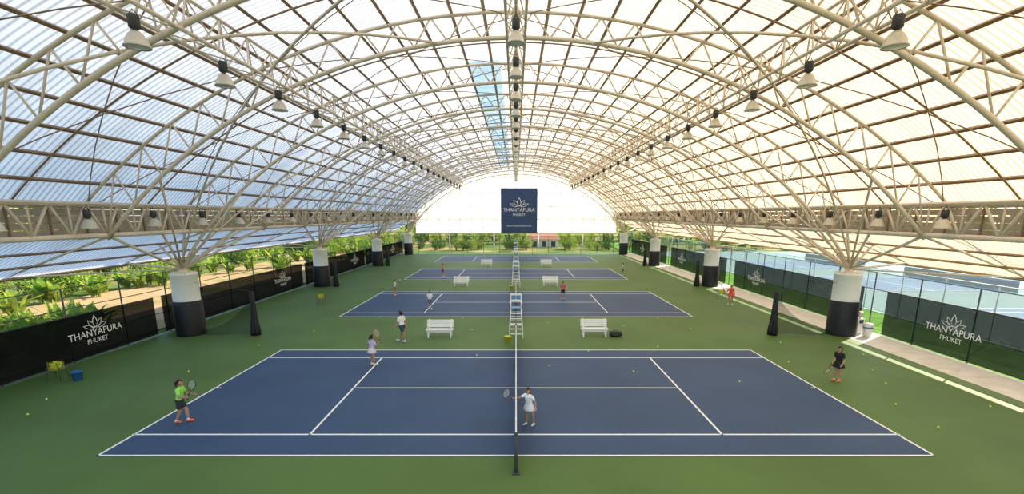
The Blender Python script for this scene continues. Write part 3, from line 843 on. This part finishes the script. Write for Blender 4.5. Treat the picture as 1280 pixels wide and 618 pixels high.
person('girl_in_green',(-10.95,14.75),1.50,-80,{'R':((.35,-.35,-.85),(.95,-.1,.1)),'L':((.3,.2,-.9),(.8,.1,-.15))},
       {'L':((.42,0,-.95),(.05,0,-1)),'R':((-.05,0,-1),(-.45,0,-.9))},(0.30,0.75,0.12),(0.03,0.03,0.04),BL,(0.9,0.18,0.04),'pony',False,0.12,0.0105,grip={'hand':'R','axis':(.9,0,.55),'col':(0.05,0.05,0.05)})
person('girl_in_lilac',(-6.5,20.9),1.42,-40,{'R':((.5,-.2,-.7),(.5,-.1,.6)),'L':((-.3,.1,-.9),(.3,.3,-.5))},
       {'L':((.0,.1,-1),(-.05,0,-1)),'R':((.1,-.1,-1),(.05,0,-1))},(0.60,0.50,0.72),(0.72,0.62,0.66),BL,(0.7,0.55,0.5),'pony',True,0.05,0.012,grip={'hand':'R','axis':(.2,0,1),'col':(0.5,0.1,0.1)})
person('coach_walking',(-6.1,25.0),1.72,60,{'R':((.2,.15,-.9),(.1,-.2,-.9)),'L':((-.25,-.1,-.9),(-.5,-.2,-.6))},
       {'L':((.32,0,-.95),(.15,0,-1)),'R':((-.25,0,-.95),(-.42,0,-.9))},(0.8,0.82,0.84),(0.04,0.06,0.10),BL,(0.6,0.6,0.62),'short',False,0.04,0.013,skin=(0.36,0.20,0.12))
person('girl_in_black',(13.1,18.7),1.50,110,{'R':((-.1,-.2,-.95),(-.55,-.3,-.6)),'L':((.1,-.2,-.95),(-.6,-.5,-.5))},
       {'L':((.08,-.06,-1),(.05,.1,-1)),'R':((-.06,.0,-1),(0,.08,-1))},(0.012,0.012,0.015),(0.015,0.015,0.02),BL,(0.9,0.15,0.05),'pony',True,0.06,0.011,grip={'hand':'R','axis':(-.5,-.2,-.7),'col':(0.3,0.05,0.05)})
person('girl_in_red',(16.2,35.8),1.55,150,{'R':((-.5,-.1,-.7),(-.8,-.2,.2)),'L':((.2,-.1,-.9),(.0,-.5,-.7))},
       {'L':((.12,0,-1),(.08,0,-1)),'R':((-.1,0,-1),(-.08,0,-1))},(0.75,0.10,0.06),(0.70,0.10,0.08),BR,(0.7,0.6,0.6),'pony',True,0.05,0.015,grip={'hand':'R','axis':(-.6,0,.8)})
person('child_player',(-6.2,34.1),1.38,170,{'R':((-.2,0,-.9),(-.2,-.5,-.5)),'L':((.3,0,-.9),(.5,-.3,.3))},
       {'L':((.1,0,-1),(.05,0,-1)),'R':((-.12,0,-1),(-.05,0,-1))},(0.8,0.8,0.82),(0.10,0.14,0.30),BR,(0.7,0.7,0.7),'short',False,0.05,0.015)
person('child_player',(-10.2,40.1),1.4,-60,{'R':((.3,-.1,-.8),(.7,0,.2)),'L':((.0,.1,-.9),(.4,.1,-.5))},
       {'L':((.15,0,-1),(.05,0,-1)),'R':((-.1,0,-1),(-.15,0,-1))},(0.75,0.65,0.65),(0.35,0.12,0.12),BR,(0.7,0.3,0.2),'pony',False,0.05,0.016,grip={'hand':'R','axis':(.5,0,.8)})
person('child_player',(3.8,38.5),1.45,175,{'R':((-.2,0,-.9),(-.2,-.5,-.5)),'L':((.2,0,-.9),(.1,-.4,-.5))},
       {'L':((.1,0,-1),(.05,0,-1)),'R':((-.1,0,-1),(-.05,0,-1))},(0.55,0.12,0.15),(0.03,0.03,0.05),BL,(0.6,0.6,0.6),'pony',False,0.05,0.016)
person('child_player',(-8.1,53.0),1.45,-90,{'R':((.2,-.1,-.9),(.6,0,-.1)),'L':((.0,.1,-.9),(.3,.1,-.7))},
       {'L':((.15,0,-1),(.05,0,-1)),'R':((-.1,0,-1),(-.15,0,-1))},(0.80,0.22,0.10),(0.05,0.05,0.08),BL,(0.6,0.6,0.6),'short',False,0.05,0.018)
person('child_player',(12.0,54.0),1.45,90,{'R':((-.2,-.1,-.9),(-.6,0,-.1)),'L':((.0,.1,-.9),(-.3,.1,-.7))},
       {'L':((-.15,0,-1),(-.05,0,-1)),'R':((.1,0,-1),(.15,0,-1))},(0.6,0.6,0.65),(0.05,0.05,0.08),BL,(0.6,0.6,0.6),'short',False,0.05,0.018)

# ------------------------------------------------------------------ light
wd=bpy.data.worlds.new('World'); scene.world=wd; wd.use_nodes=True; nt=wd.node_tree; nt.nodes.clear()
ow=nt.nodes.new('ShaderNodeOutputWorld'); bg=nt.nodes.new('ShaderNodeBackground'); sk=nt.nodes.new('ShaderNodeTexSky')
sk.sky_type='NISHITA'; sk.sun_disc=False
sdir=Vector((0.64,0.50,0.56)).normalized()
sk.sun_elevation=math.asin(sdir.z); sk.sun_rotation=math.atan2(sdir.x,sdir.y)
nt.links.new(sk.outputs[0],bg.inputs[0]); bg.inputs[1].default_value=0.27; nt.links.new(bg.outputs[0],ow.inputs[0])
sl=bpy.data.lights.new('sun','SUN'); sl.energy=7.0; sl.angle=0.009; sl.color=(1.0,0.88,0.70)
so=bpy.data.objects.new('sun',sl); COL.objects.link(so); so.rotation_euler=sdir.to_track_quat('Z','Y').to_euler(); so.location=(60,40,70)

# ------------------------------------------------------------------ camera
cd=bpy.data.cameras.new('camera'); cam=bpy.data.objects.new('camera',cd); COL.objects.link(cam)
cd.sensor_width=36; cd.lens=601/1280*36; cd.shift_y=87.8/1280; cd.shift_x=-5.0/1280
cam.location=(0,0,6.68); cam.rotation_euler=(math.radians(78),0,0); cd.clip_end=1000
scene.camera=cam
scene.view_settings.view_transform='Standard'; scene.view_settings.look='None'
scene.view_settings.exposure=0.88
